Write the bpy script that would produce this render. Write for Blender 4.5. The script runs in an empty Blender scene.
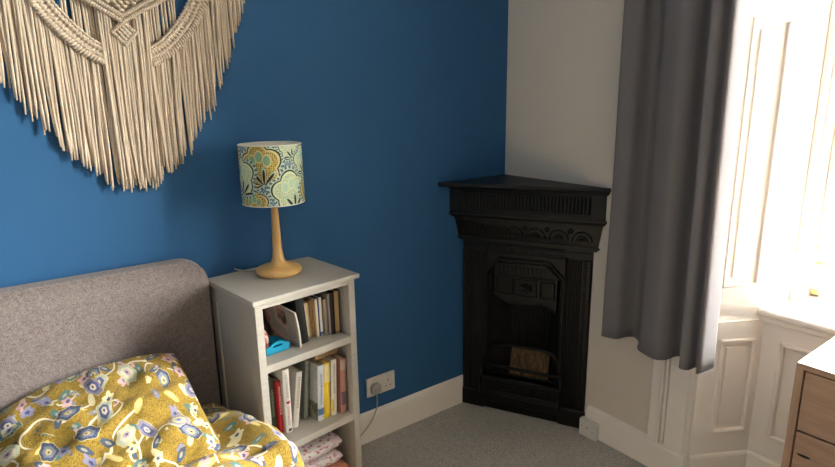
import bpy, bmesh, math, random
from mathutils import Vector, Matrix, noise
random.seed(7)
PI = math.pi
scn = bpy.context.scene
COL = scn.collection
MAT = {}      # matrices of the things, by object name

# ------------------------------------------------------------------ node helpers
class G:
    def __init__(s, name):
        s.m = bpy.data.materials.new(name); s.m.use_nodes = True
        s.t = s.m.node_tree; s.t.nodes.clear()
        s.out = s.n('ShaderNodeOutputMaterial')
    def n(s, typ, **kw):
        nd = s.t.nodes.new(typ)
        for k, v in kw.items(): setattr(nd, k, v)
        return nd
    def put(s, sock, v):
        if isinstance(v, bpy.types.NodeSocket): s.t.links.new(v, sock)
        elif v is not None:
            if isinstance(v, (tuple, list)) and len(v) == 3 and sock.type == 'RGBA': v = (*v, 1)
            sock.default_value = v
    def math(s, op, a, b=None, c=None, clamp=False):
        nd = s.n('ShaderNodeMath', operation=op); nd.use_clamp = clamp
        s.put(nd.inputs[0], a)
        if b is not None: s.put(nd.inputs[1], b)
        if c is not None: s.put(nd.inputs[2], c)
        return nd.outputs[0]
    def vmath(s, op, a, b=None, out=0):
        nd = s.n('ShaderNodeVectorMath', operation=op); s.put(nd.inputs[0], a)
        if b is not None: s.put(nd.inputs[1], b)
        return nd.outputs[out]
    def mix(s, f, a, b):
        nd = s.n('ShaderNodeMix', data_type='RGBA'); s.put(nd.inputs[0], f); s.put(nd.inputs[6], a); s.put(nd.inputs[7], b)
        return nd.outputs[2]
    def mixf(s, f, a, b):
        nd = s.n('ShaderNodeMix', data_type='FLOAT'); s.put(nd.inputs[0], f); s.put(nd.inputs[2], a); s.put(nd.inputs[3], b)
        return nd.outputs[0]
    def noise(s, vec, scale, detail=2, rough=.5, out=0, dist=0):
        nd = s.n('ShaderNodeTexNoise'); s.put(nd.inputs['Vector'], vec); nd.inputs['Scale'].default_value = scale
        nd.inputs['Detail'].default_value = detail; nd.inputs['Roughness'].default_value = rough; nd.inputs['Distortion'].default_value = dist
        return nd.outputs[out]
    def vor(s, vec, scale, rnd=1, feature='F1'):
        nd = s.n('ShaderNodeTexVoronoi', feature=feature); s.put(nd.inputs['Vector'], vec)
        nd.inputs['Scale'].default_value = scale; nd.inputs['Randomness'].default_value = rnd
        return nd
    def ramp(s, f, stops, interp='LINEAR'):
        nd = s.n('ShaderNodeValToRGB'); s.put(nd.inputs[0], f); cr = nd.color_ramp; cr.interpolation = interp
        while len(cr.elements) < len(stops): cr.elements.new(.5)
        for e, (p, c) in zip(cr.elements, stops): e.position = p; e.color = (*c, 1) if len(c) == 3 else c
        return nd.outputs[0]
    def lt(s, a, b): return s.math('LESS_THAN', a, b)
    def obj(s): return s.n('ShaderNodeTexCoord').outputs['Object']
    def uv(s): return s.n('ShaderNodeTexCoord').outputs['UV']
    def sep(s, v):
        nd = s.n('ShaderNodeSeparateXYZ'); s.put(nd.inputs[0], v); return nd.outputs
    def comb(s, x=0., y=0., z=0.):
        nd = s.n('ShaderNodeCombineXYZ'); s.put(nd.inputs[0], x); s.put(nd.inputs[1], y); s.put(nd.inputs[2], z); return nd.outputs[0]
    def mapping(s, v, scale=(1, 1, 1), loc=(0, 0, 0), rot=(0, 0, 0)):
        nd = s.n('ShaderNodeMapping'); s.put(nd.inputs[0], v); nd.inputs['Scale'].default_value = scale
        nd.inputs['Location'].default_value = loc; nd.inputs['Rotation'].default_value = rot; return nd.outputs[0]
    def bump(s, h, strength=.2, dist=.01):
        nd = s.n('ShaderNodeBump'); nd.inputs['Strength'].default_value = strength; nd.inputs['Distance'].default_value = dist
        s.put(nd.inputs['Height'], h); return nd.outputs[0]
    def bsdf(s, col, rough=.6, normal=None, metal=0, spec=.5, sheen=0):
        nd = s.n('ShaderNodeBsdfPrincipled'); s.put(nd.inputs['Base Color'], col); s.put(nd.inputs['Roughness'], rough)
        nd.inputs['Metallic'].default_value = metal; nd.inputs['Specular IOR Level'].default_value = spec
        nd.inputs['Sheen Weight'].default_value = sheen
        if normal is not None: s.put(nd.inputs['Normal'], normal)
        s.t.links.new(nd.outputs[0], s.out.inputs[0]); return nd

def lin(r, g, b):
    f = lambda c: (c/255/12.92) if c/255 <= .04045 else ((c/255+.055)/1.055)**2.4
    return (f(r), f(g), f(b))

def plain(name, col, rough=.5, nscale=0, namt=.12, metal=0, bump=0, bscale=200, spec=.5):
    g = G(name); c = col; nrm = None; o = g.obj()
    if nscale:
        f = g.noise(o, nscale, 3)
        c = g.mix(f, tuple(x*(1-namt) for x in col), tuple(min(1, x*(1+namt)) for x in col))
    if bump: nrm = g.bump(g.noise(o, bscale, 3), bump, .004)
    g.bsdf(c, rough, nrm, metal, spec); return g.m

def wood(name, a, b, rough=.4, axis=(1, 12, 12), scale=3, spec=.5):
    g = G(name); v = g.mapping(g.obj(), axis)
    f = g.noise(v, scale, 6, .6, dist=1.2); f2 = g.noise(v, scale*5, 2)
    ff = g.math('ADD', g.math('MULTIPLY', f, .75), g.math('MULTIPLY', f2, .25))
    c = g.ramp(ff, [(.3, a), (.7, b)])
    g.bsdf(c, rough, g.bump(ff, .05, .003), spec=spec); return g.m

M = {}
def build_materials():
    # painted walls
    def paint(name, col, amt=.04, bump=.12):
        g = G(name); o = g.obj(); f = g.noise(o, 3, 4)
        c = g.mix(f, tuple(x*(1-amt) for x in col), tuple(x*(1+amt) for x in col))
        g.bsdf(c, .75, g.bump(g.noise(o, 260, 3), bump, .002), spec=.3); return g.m
    M['blue'] = paint('blue wall paint', (.025, .107, .252))
    M['cream'] = paint('cream wall paint', (.70, .62, .535))
    M['ceil'] = paint('ceiling paint', (.8, .78, .74))
    g = G('white gloss woodwork'); o = g.obj()
    g.bsdf(g.mix(g.noise(o, 5, 3), (.83, .77, .715), (.885, .835, .785)), .4, g.bump(g.noise(o, 25, 2), .05, .004)); M['white'] = g.m
    # carpet
    g = G('grey carpet'); o = g.obj()
    v = g.vor(o, 260).outputs['Color']; f = g.sep(v)[0]; big = g.noise(o, 3.5, 4, .6)
    c = g.mix(f, (.30, .275, .25), (.60, .56, .52)); c = g.mix(g.math('MULTIPLY', big, .45), c, (.31, .285, .265))
    g.bsdf(c, 1, g.bump(g.math('ADD', f, g.noise(o, 90, 3)), .7, .006), spec=.1, sheen=.2); M['carpet'] = g.m
    # cast iron
    g = G('black cast iron'); o = g.obj()
    n1 = g.noise(o, 40, 4); c = g.mix(g.math('POWER', n1, 3), (.0035, .003, .0026), (.014, .012, .010))
    g.bsdf(c, g.mixf(n1, .28, .5), g.bump(g.noise(o, 180, 3), .18, .003), spec=.28); M['iron'] = g.m
    g = G('sooty iron'); o = g.obj(); g.bsdf(g.mix(g.noise(o, 30, 3), (.004, .004, .004), (.014, .012, .011)), .85, spec=.2); M['soot'] = g.m
    g = G('rusty brown plate'); o = g.obj()
    n1 = g.noise(g.mapping(o, (40, 40, 5)), 1.6, 4, .6)
    g.bsdf(g.ramp(n1, [(.3, (.03, .02, .012)), (.55, (.15, .095, .05)), (.75, (.27, .18, .105))]), .8, g.bump(n1, .4, .004), spec=.2); M['rust'] = g.m
    # bookcase paint with brushed grain
    g = G('pale grey painted wood'); o = g.obj(); f = g.noise(g.mapping(o, (6, 60, 60)), 2, 4, .6)
    g.bsdf(g.mix(f, (.365, .335, .295), (.51, .472, .425)), .6, g.bump(f, .06, .003), spec=.35); M['case'] = g.m
    # upholstery weave
    g = G('grey brown woven upholstery'); o = g.obj()
    v = g.sep(g.vor(o, 600).outputs['Color'])[0]; n1 = g.noise(o, 90, 3)
    f = g.math('ADD', g.math('MULTIPLY', v, .6), g.math('MULTIPLY', n1, .4))
    g.bsdf(g.ramp(f, [(.2, (.112, .092, .090)), (.5, (.188, .156, .151)), (.8, (.275, .23, .222))]), .95, g.bump(f, .5, .004), spec=.1, sheen=.15); M['uph'] = g.m
    # cotton cord
    g = G('natural cotton cord'); o = g.obj(); w = g.noise(g.mapping(o, (1, 1, .5)), 60, 3)
    tw = g.n('ShaderNodeTexWave', wave_type='BANDS', bands_direction='DIAGONAL'); g.put(tw.inputs['Vector'], o); tw.inputs['Scale'].default_value = 55; tw.inputs['Distortion'].default_value = 2
    g.bsdf(g.mix(w, (.52, .415, .315), (.70, .575, .46)), .95, g.bump(tw.outputs['Fac'], .2, .002), spec=.1, sheen=.2); M['cord'] = g.m
    M['dowel'] = wood('pale dowel wood', (.42, .29, .16), (.6, .44, .27))
    # lamp wood
    M['beech'] = wood('honey beech wood', (.60, .34, .11), (.78, .48, .18), .35, (8, 8, 1.2), 3)
    M['oak'] = wood('oak', (.30, .165, .10), (.43, .265, .175), .32, (10, 1, 10), 3)
    M['oakside'] = wood('oak upright', (.30, .175, .11), (.42, .27, .18), .4, (10, 10, 1), 3)
    M['chrome'] = plain('dark metal ring', (.25, .23, .2), .25, metal=1)
    M['dark'] = plain('dark hollow', (.01, .01, .01), .8)
    # curtain cloth: a little light comes through
    g = G('grey curtain cloth'); o = g.obj(); f = g.noise(g.mapping(o, (1, 1, .25)), 500, 2); f2 = g.noise(o, 4, 2)
    c = g.mix(f, (.18, .165, .172), (.27, .25, .262)); 
    d = g.bsdf(c, .95, g.bump(f, .25, .002), spec=.1, sheen=.1)
    tr = g.n('ShaderNodeBsdfTranslucent'); g.put(tr.inputs[0], (.28, .27, .29))
    mx = g.n('ShaderNodeMixShader'); mx.inputs[0].default_value = .26
    g.t.links.new(d.outputs[0], mx.inputs[1]); g.t.links.new(tr.outputs[0], mx.inputs[2]); g.t.links.new(mx.outputs[0], g.out.inputs[0]); M['curtain'] = g.m
    # window pane: clear with a faint mirror sheen
    g = G('clear window glass'); tr = g.n('ShaderNodeBsdfTransparent'); tr.inputs[0].default_value = (.96, .98, .97, 1)
    gl = g.n('ShaderNodeBsdfGlossy'); gl.inputs['Roughness'].default_value = .02
    fr = g.n('ShaderNodeFresnel'); fr.inputs[0].default_value = 1.45
    mx = g.n('ShaderNodeMixShader'); g.t.links.new(fr.outputs[0], mx.inputs[0]); g.t.links.new(tr.outputs[0], mx.inputs[1]); g.t.links.new(gl.outputs[0], mx.inputs[2]); g.t.links.new(mx.outputs[0], g.out.inputs[0]); M['glass'] = g.m
    M['plastic'] = plain('white plastic', (.72, .68, .63), .35)
    M['plugm'] = plain('grey white plug plastic', (.42, .39, .36), .4)
    M['flex'] = plain('grey flex', (.38, .35, .32), .5)
    M['tray'] = plain('bright blue plastic', (.01, .33, .55), .35)
    M['brass'] = plain('brass', (.6, .5, .2), .35, metal=1)
    M['bedding'] = floral()
    M['shade'] = shade_mat()
    M['linen'] = plain('shade lining', (.75, .72, .65), .8)
    # quilt
    g = G('white quilt with pink sprigs'); u = g.uv(); v = g.vor(g.vmath('ADD', u, g.vmath('MULTIPLY', g.noise(u, 30, 2, out=1), (.02, .02, 0))), 52, 1); r = v.outputs['Distance']; rnd = g.sep(v.outputs['Color'])
    wv = g.noise(u, 14, 3)
    c = g.mix(g.lt(r, .38), (.74, .70, .70), g.mix(rnd[0], (.52, .16, .22), (.62, .40, .46)))
    c = g.mix(g.lt(wv, .42), c, (.66, .52, .56))
    g.bsdf(c, .9, g.bump(g.noise(u, 40, 2), .3, .006), spec=.1); M['quilt'] = g.m
    g = G('terracotta cloth'); o = g.obj(); g.bsdf(g.mix(g.noise(o, 60, 3), (.42, .15, .10), (.62, .27, .2)), .9, spec=.1); M['terra'] = g.m

def floral():
    """mustard cotton printed with blue, pink and cream flowers on pale branches; UV in metres"""
    g = G('mustard floral cotton'); uv0 = g.uv()
    wob = g.vmath('MULTIPLY', g.vmath('SUBTRACT', g.noise(uv0, 9, 2, out=1), (.5, .5, .5)), (.03, .03, 0))
    uv = g.vmath('ADD', uv0, wob)
    base = g.mix(g.noise(uv, 14, 3), (.25, .155, .020), (.37, .25, .05))
    st = g.vor(uv, 330).outputs['Distance']
    base = g.mix(g.lt(st, .40), base, (.12, .068, .010))
    def petals(u, scale, k, amp, off, elong=None):
        vv = g.mapping(u, (1, 1, 1), off)
        nd = g.vor(vv, scale, .75); h = g.sep(nd.outputs['Color'])
        d = g.vmath('SUBTRACT', g.vmath('MULTIPLY', vv, (scale, scale, scale)), g.vmath('MULTIPLY', nd.outputs['Position'], (scale, scale, scale)))
        x, y, _ = g.sep(d)
        if elong:
            ang = g.math('MULTIPLY', h[2], 6.28); cs = g.math('COSINE', ang); sn = g.math('SINE', ang)
            x2 = g.math('ADD', g.math('MULTIPLY', x, cs), g.math('MULTIPLY', y, sn)); y2 = g.math('SUBTRACT', g.math('MULTIPLY', y, cs), g.math('MULTIPLY', x, sn))
            x, y = x2, g.math('MULTIPLY', y2, elong)
        r = g.math('SQRT', g.math('ADD', g.math('MULTIPLY', x, x), g.math('MULTIPLY', y, y)))
        a = g.math('ARCTAN2', y, x)
        pr = g.math('ADD', 1, g.math('MULTIPLY', g.math('SINE', g.math('ADD', g.math('MULTIPLY', a, k), g.math('MULTIPLY', h[1], 6.28))), amp))
        return g.math('DIVIDE', r, pr), h, a
    # branches
    # thin curling twigs: level lines of a smooth field, divided by its slope so that they keep one width
    def field(v): return g.noise(v, 6.0, 1, .4)
    f0 = field(uv0); fx = g.math('SUBTRACT', field(g.vmath('ADD', uv0, (.004, 0, 0))), f0); fy = g.math('SUBTRACT', field(g.vmath('ADD', uv0, (0, .004, 0))), f0)
    slope = g.math('ADD', g.math('SQRT', g.math('ADD', g.math('MULTIPLY', fx, fx), g.math('MULTIPLY', fy, fy))), .0012)
    lv = g.math('ABSOLUTE', g.math('SUBTRACT', g.math('FRACT', g.math('MULTIPLY', f0, 5)), .5))
    tw = g.lt(g.math('DIVIDE', lv, slope), 3.2)
    c = g.mix(g.math('MULTIPLY', tw, g.math('GREATER_THAN', g.noise(uv0, 7, 1), .47)), base, (.66, .60, .46))
    # cream and teal leaves
    r, h, a = petals(uv, 17, 2, .1, (3.1, 1.7, 0), 2.4)
    on = g.math('GREATER_THAN', h[0], .30)
    lc = g.ramp(h[1], [(0, (.07, .09, .13)), (.25, (.60, .47, .16)), (.5, (.09, .17, .16)), (.66, (.66, .56, .30)), (.85, (.20, .19, .25))], 'CONSTANT')
    lc = g.mix(g.lt(r, .16), lc, g.mix(.45, lc, (.66, .58, .42)))
    c = g.mix(g.math('MULTIPLY', on, g.lt(r, .42)), c, lc)
    # small blossoms
    r, h, a = petals(uv, 17, 5, .22, (.7, 5.3, 0), 1.5)
    on = g.math('GREATER_THAN', h[0], .55)
    c = g.mix(g.math('MULTIPLY', on, g.lt(r, .36)), c, g.ramp(h[1], [(0, (.55, .33, .34)), (.4, (.62, .55, .33)), (.7, (.25, .24, .36))], 'CONSTANT'))
    c = g.mix(g.math('MULTIPLY', on, g.lt(r, .12)), c, (.07, .08, .17))
    # large flowers: fringe of petals, ring, pale heart
    r, h, a = petals(uv, 10.5, 6, .07, (0, 0, 0), 1.5)
    on = g.math('GREATER_THAN', h[0], .42)
    def lay(c, rad, col): return g.mix(g.math('MULTIPLY', on, g.lt(r, rad)), c, col)
    p1 = g.ramp(h[1], [(0, (.05, .062, .115)), (.28, (.46, .27, .28)), (.46, (.05, .13, .15)), (.70, (.24, .21, .27)), (.86, (.42, .43, .32))], 'CONSTANT')
    p2 = g.ramp(h[1], [(0, (.19, .21, .27)), (.28, (.56, .42, .42)), (.5, (.55, .50, .30)), (.72, (.09, .10, .20)), (.88, (.62, .56, .40))], 'CONSTANT')
    p3 = g.ramp(h[1], [(0, (.66, .52, .22)), (.28, (.10, .12, .30)), (.5, (.30, .30, .42)), (.72, (.58, .48, .36)), (.88, (.45, .33, .36))], 'CONSTANT')
    c = lay(c, .40, (.56, .46, .20)); c = lay(c, .375, p1); c = lay(c, .25, p2)
    spoke = g.lt(g.math('SINE', g.math('MULTIPLY', a, 18)), -.3)
    c = g.mix(g.math('MULTIPLY', g.math('MULTIPLY', on, spoke), g.math('MULTIPLY', g.lt(r, .36), g.math('GREATER_THAN', r, .26))), c, g.mix(.3, p1, p2))
    c = lay(c, .13, p3); c = lay(c, .05, (.06, .07, .15))
    g.bsdf(c, .85, g.bump(g.noise(uv0, 60, 2), .15, .003), spec=.15, sheen=.1)
    return g.m

def shade_mat():
    g = G('printed lampshade cotton'); uv = g.uv(); X, Y, _ = g.sep(uv)
    # pale blue ground with rows of short dark dashes
    row = g.math('FRACT', g.math('MULTIPLY', Y, 210)); dash = g.math('FRACT', g.math('ADD', g.math('MULTIPLY', X, 150), g.math('MULTIPLY', g.math('FLOOR', g.math('MULTIPLY', Y, 210)), .37)))
    bg = g.mix(g.math('MULTIPLY', g.lt(row, .5), g.lt(dash, .55)), (.07, .15, .22), (.44, .58, .60))
    c = g.mix(g.math('GREATER_THAN', g.noise(uv, 16, 1), .56), bg, (.42, .50, .33))
    fl = [(-.038, -.062, .060, 0), (.064, -.150, .056, 1), (-.066, -.190, .042, 0), (.067, -.006, .034, 2), (.128, -.052, .040, 2),
          (-.125, -.10, .055, 1), (.175, -.16, .055, 0), (.22, -.05, .05, 1), (-.19, -.04, .05, 0), (-.2, -.17, .05, 2), (.285, -.13, .06, 0), (-.28, -.10, .05, 1)]
    dots = g.vor(uv, 170, .3).outputs['Distance']
    for cx, cy, R, k in fl:
        R *= 1.12
        dx = g.math('SUBTRACT', X, cx); dy = g.math('SUBTRACT', Y, cy)
        r = g.math('DIVIDE', g.math('SQRT', g.math('ADD', g.math('MULTIPLY', dx, dx), g.math('MULTIPLY', dy, dy))), R)
        a = g.math('ARCTAN2', dy, dx)
        sc = g.math('ADD', .86, g.math('MULTIPLY', g.math('ABSOLUTE', g.math('SINE', g.math('ADD', g.math('MULTIPLY', a, 2.5), .4))), .24))
        q = g.math('DIVIDE', r, sc)
        petal = [(.58, .44, .13), (.50, .60, .36), (.55, .62, .42)][k]
        petal2 = [(.66, .55, .24), (.62, .68, .42), (.62, .66, .46)][k]
        green = [(.22, .40, .25), (.44, .60, .46), (.36, .54, .46)][k]
        c = g.mix(g.lt(q, 1.24), c, g.mix(g.lt(g.math('SINE', g.math('MULTIPLY', a, 34)), .1), (.48, .58, .52), (.10, .15, .15)))
        c = g.mix(g.lt(q, 1.10), c, (.46, .56, .44))
        c = g.mix(g.lt(q, 1.04), c, (.035, .04, .03)); c = g.mix(g.lt(q, .96), c, petal2)
        inner = g.mix(g.lt(dots, .40), petal2 if k else petal, (.16, .12, .04) if k == 0 else (.30, .42, .30))
        c = g.mix(g.lt(q, .86), c, inner)
        # three green buds
        for ang in (35, 90, 145):
            bx, by = cx+R*.45*math.cos(math.radians(ang)), cy+R*.42*math.sin(math.radians(ang))
            ex = g.math('DIVIDE', g.math('SUBTRACT', X, bx), R*.17); ey = g.math('DIVIDE', g.math('SUBTRACT', Y, by), R*.24)
            e = g.math('ADD', g.math('MULTIPLY', ex, ex), g.math('MULTIPLY', ey, ey))
            c = g.mix(g.lt(e, 1.7), c, petal2); c = g.mix(g.lt(e, 1), c, green)
        # dark spiky leaves fanning from the lower edge
        lx = g.math('DIVIDE', g.math('SUBTRACT', X, cx+R*.18), R); ly = g.math('DIVIDE', g.math('SUBTRACT', Y, cy-R*.95), R)
        lr = g.math('SQRT', g.math('ADD', g.math('MULTIPLY', lx, lx), g.math('MULTIPLY', ly, ly))); la = g.math('ARCTAN2', ly, lx)
        wv = g.math('SINE', g.math('MULTIPLY', la, 9)); tip = g.math('ADD', .35, g.math('MULTIPLY', wv, .42))
        up = g.math('GREATER_THAN', ly, .05)
        c = g.mix(g.math('MULTIPLY', up, g.lt(lr, g.math('ADD', tip, .16))), c, (.40, .55, .44))
        c = g.mix(g.math('MULTIPLY', up, g.lt(lr, tip)), c, (.045, .022, .022))
    g.bsdf(c, .8, g.bump(g.noise(uv, 600, 2), .1, .001), spec=.2)
    return g.m

# ------------------------------------------------------------------ geometry helpers
def box(bm, lo, hi, f=None, bev=0, seg=1):
    """box in local axes; f maps a local (x, y, z) to the world"""
    vs = [bm.verts.new((x, y, z)) for z in (lo[2], hi[2]) for y in (lo[1], hi[1]) for x in (lo[0], hi[0])]
    fs = [bm.faces.new([vs[i] for i in q]) for q in ((0, 2, 3, 1), (4, 5, 7, 6), (0, 1, 5, 4), (2, 6, 7, 3), (0, 4, 6, 2), (1, 3, 7, 5))]
    if bev:
        es = list({e for fc in fs for e in fc.edges})
        r = bmesh.ops.bevel(bm, geom=es, offset=bev, segments=seg, affect='EDGES', profile=.5)
        vs = list({v for fc in r['faces'] for v in fc.verts} | {v for v in vs if v.is_valid})
    if f:
        for v in vs: v.co = f(*v.co)
    return vs

def prism(bm, poly, f, a, b):
    """polygon (list of 2D) extruded from a to b; f(p, q, h) -> world"""
    lo = [bm.verts.new(f(p, q, a)) for p, q in poly]; hi = [bm.verts.new(f(p, q, b)) for p, q in poly]; n = len(poly)
    bm.faces.new(lo[::-1]); bm.faces.new(hi)
    for i in range(n): bm.faces.new((lo[i], lo[(i+1) % n], hi[(i+1) % n], hi[i]))
    return lo+hi

def tube(bm, pts, r, n=8, cap=True):
    pts = [Vector(p) for p in pts]; rs = r if isinstance(r, (list, tuple)) else [r]*len(pts); rings = []
    up = Vector((0, 0, 1)); prev = None
    for i, p in enumerate(pts):
        t = (pts[min(i+1, len(pts)-1)]-pts[max(i-1, 0)]).normalized()
        if prev is None:
            a = t.cross(up if abs(t.z) < .9 else Vector((1, 0, 0))).normalized()
        else: a = (prev-t*prev.dot(t)).normalized()
        prev = a; b = t.cross(a)
        rings.append([bm.verts.new(p+(a*math.cos(2*PI*k/n)+b*math.sin(2*PI*k/n))*rs[i]) for k in range(n)])
    for u, v in zip(rings, rings[1:]):
        for k in range(n): bm.faces.new((u[k], u[(k+1) % n], v[(k+1) % n], v[k]))
    if cap: bm.faces.new(rings[0][::-1]); bm.faces.new(rings[-1])

def lathe(bm, prof, c=(0, 0, 0), n=48):
    rings = []
    for r, z in prof:
        rings.append([bm.verts.new((c[0]+r*math.cos(2*PI*k/n), c[1]+r*math.sin(2*PI*k/n), c[2]+z)) for k in range(n)] if r > 1e-5 else [bm.verts.new((c[0], c[1], c[2]+z))])
    for u, v in zip(rings, rings[1:]):
        for k in range(n):
            k2 = (k+1) % n
            if len(u) == 1: bm.faces.new((u[0], v[k2], v[k]))
            elif len(v) == 1: bm.faces.new((u[k], u[k2], v[0]))
            else: bm.faces.new((u[k], u[k2], v[k2], v[k]))

def smoothpts(pts, k=6):
    P = [Vector(p) for p in pts]; out = []
    for i in range(len(P)-1):
        a, b, c, d = P[max(i-1, 0)], P[i], P[i+1], P[min(i+2, len(P)-1)]
        for j in range(k):
            t = j/k; out.append(.5*((2*b)+(c-a)*t+(2*a-5*b+4*c-d)*t*t+(3*b-a-3*c+d)*t**3))
    return out+[P[-1]]

def thing(name, label, cat, loc=(0, 0, 0), rotz=0, group=None, rot=None):
    o = bpy.data.objects.new(name, None); COL.objects.link(o); o.location = loc; o.empty_display_size = .05
    o.rotation_euler = rot or (0, 0, rotz)
    o['label'] = label; o['category'] = cat
    if group: o['group'] = group
    MAT[o.name] = Matrix.LocRotScale(Vector(loc), o.rotation_euler.to_matrix(), Vector((1, 1, 1)))
    return o

def obj(name, bm, mat, parent=None, smooth=False, world=True, label=None, kind=None, origin=None):
    """one mesh object; with world=True the vertices are in world space and brought into the parent's space"""
    bmesh.ops.recalc_face_normals(bm, faces=bm.faces)
    me = bpy.data.meshes.new(name); bm.to_mesh(me); bm.free()
    if smooth:
        for p in me.polygons: p.use_smooth = True
    mats = mat if isinstance(mat, (list, tuple)) else [mat]
    for m in mats: me.materials.append(m)
    o = bpy.data.objects.new(name, me); COL.objects.link(o)
    if parent is not None:
        o.parent = parent; top = parent
        while top.parent: top = top.parent
        mt = MAT.get(top.name, Matrix())
        if world: me.transform(mt.inverted())
        MAT[o.name] = mt
    else:
        if origin is None:
            xs = [v.co for v in me.vertices]
            lo = Vector([min(c[i] for c in xs) for i in range(3)]); hi = Vector([max(c[i] for c in xs) for i in range(3)])
            origin = Vector(((lo.x+hi.x)/2, (lo.y+hi.y)/2, lo.z))
        me.transform(Matrix.Translation(-Vector(origin))); o.location = origin
        MAT[o.name] = Matrix.Translation(Vector(origin))
    if label: o['label'] = label
    if kind: o['kind'] = kind
    return o

def tag(o, label, cat, group=None):
    o['label'] = label; o['category'] = cat
    if group: o['group'] = group
    return o

def shade_smooth_by_angle(o, ang=35):
    me = o.data
    for p in me.polygons: p.use_smooth = True
    bm = bmesh.new(); bm.from_mesh(me)
    for e in bm.edges:
        if len(e.link_faces) == 2 and e.calc_face_angle(0) > math.radians(ang): e.smooth = False
    bm.to_mesh(me); bm.free()

build_materials()
NB = bmesh.new
def struct(name, bm, mat, parent=None, smooth=False):
    return obj(name, bm, mat, parent, smooth, kind=None if parent else 'structure')

# ------------------------------------------------------------------ room shell
XL, YF, ZC = -4.2, -4.4, 2.75
YE, YR = -1.0127, -2.39            # edges of the window recess in the right-hand wall
ZS = .711                          # sill height
ZL = 2.45                          # recess soffit
bm = NB(); box(bm, (XL-.1, YF-.1, -.1), (.6, .1, 0)); struct('floor', bm, M['carpet'])
bm = NB(); box(bm, (XL-.1, YF-.1, ZC), (.6, .1, ZC+.1)); struct('ceiling', bm, M['ceil'])
bm = NB(); box(bm, (XL-.1, 0, 0), (.1, .1, ZC)); struct('wall_back', bm, M['blue'])
bm = NB(); box(bm, (XL-.1, YF, 0), (XL, 0, ZC)); struct('wall_left', bm, M['blue'])
bm = NB(); box(bm, (XL-.1, YF-.1, 0), (.1, YF, ZC)); struct('wall_front', bm, M['cream'])
bm = NB()
box(bm, (0, YE+.02, 0), (.6, 0, ZC)); box(bm, (0, YF, 0), (.6, YR-.02, ZC)); box(bm, (0, YR-.02, ZL), (.6, YE+.02, ZC))
struct('wall_right', bm, M['cream'])
xyz = lambda p, q, h: Vector((p, q, h))
# skirtings
def skirt(bm, path, h, t, z0=0):
    """skirting with a rounded top moulding along plan points; the room is to the left of the path"""
    prof = [(0, z0), (t, z0), (t, h-.022), (t*.85, h-.012), (t*.5, h-.006), (t*.35, h), (0, h)]
    P = [Vector(p) for p in path]; nrm = []
    for i in range(len(P)):
        d1 = (P[i]-P[i-1]).normalized() if i else (P[1]-P[0]).normalized()
        d2 = (P[i+1]-P[i]).normalized() if i < len(P)-1 else d1
        n1 = Vector((-d1.y, d1.x)); n2 = Vector((-d2.y, d2.x)); m = (n1+n2).normalized(); nrm.append(m/max(.3, m.dot(n1)))
    rings = [[bm.verts.new((p.x+n.x*a, p.y+n.y*a, z)) for a, z in prof] for p, n in zip(P, nrm)]
    for u, v in zip(rings, rings[1:]):
        for k in range(len(prof)): bm.faces.new((u[k], u[(k+1) % len(prof)], v[(k+1) % len(prof)], v[k]))
    bm.faces.new(rings[0][::-1]); bm.faces.new(rings[-1])
bm = NB(); skirt(bm, [(-.268, 0), (XL, 0)], .139, .02); struct('baseboard_back', bm, M['white'])
bm = NB(); skirt(bm, [(0, YE+.005), (0, -.556)], .132, .022); struct('baseboard_right', bm, M['white'])
bm = NB(); skirt(bm, [(XL, 0), (XL, YF)], .139, .02); struct('baseboard_left', bm, M['white'])

# left splayed reveal of the recess, with panels
RL = .249
def reveal(side):
    """side 'l' or 'r' (mirrored about the middle of the window)"""
    yc = (YE+YR)/2
    my = (lambda y: y) if side == 'l' else (lambda y: 2*yc-y)
    E = Vector((0, YE, 0)); d = Vector((.8745, -.485, 0)).normalized(); n = Vector((-.485, -.8745, 0))
    def f(s, w, z):
        p = E+d*s+n*w; return Vector((p.x, my(p.y), z))
    bm = NB()
    end = E+d*RL
    prism(bm, [(0, YE+.02), (0, YE), (end.x, end.y), (.384, -1.1465), (.56, -1.1465), (.56, YE+.02)], lambda p, q, h: Vector((p, my(q), h)), 0, ZL)
    def panel(s0, s1, z0, z1, S0, S1, Z0, Z1, t=.012):
        box(bm, (S0, 0, Z0), (s0, t, Z1), f); box(bm, (s1, 0, Z0), (S1, t, Z1), f); box(bm, (s0, 0, Z0), (s1, t, z0), f); box(bm, (s0, 0, z1), (s1, t, Z1), f)
        # moulding around the sunk field
        m = .016
        for (a, b, c, e) in ((s0, z0, s1, z0+m), (s0, z1-m, s1, z1), (s0, z0, s0+m, z1), (s1-m, z0, s1, z1)):
            box(bm, (a, 0, b), (c, t*1.5, e), f, .004)
        box(bm, (s0+.035, 0, z0+.035), (s1-.035, .005, z1-.035), f, .003)
    panel(.072, .222, .215, .603, .0, RL, .1, ZS-.04)
    panel(.06, .205, .80, 1.72, .0, RL, ZS+.005, ZL, .006)
    return bm
struct('trim_1', reveal('l'), M['white']); struct('trim_2', reveal('r'), M['white'])
# architrave on the wall face beside the recess
bm = NB()
for y0, y1, t in ((-.850, -.890, .018), (-.893, -.903, .030), (-.906, -.918, .022), (-.922, -1.002, .020), (-1.002, -1.0127, .024)):
    box(bm, (-t, y1, .125), (0, y0, ZL), None, .003)
struct('trim_3', bm, M['white'])
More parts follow.
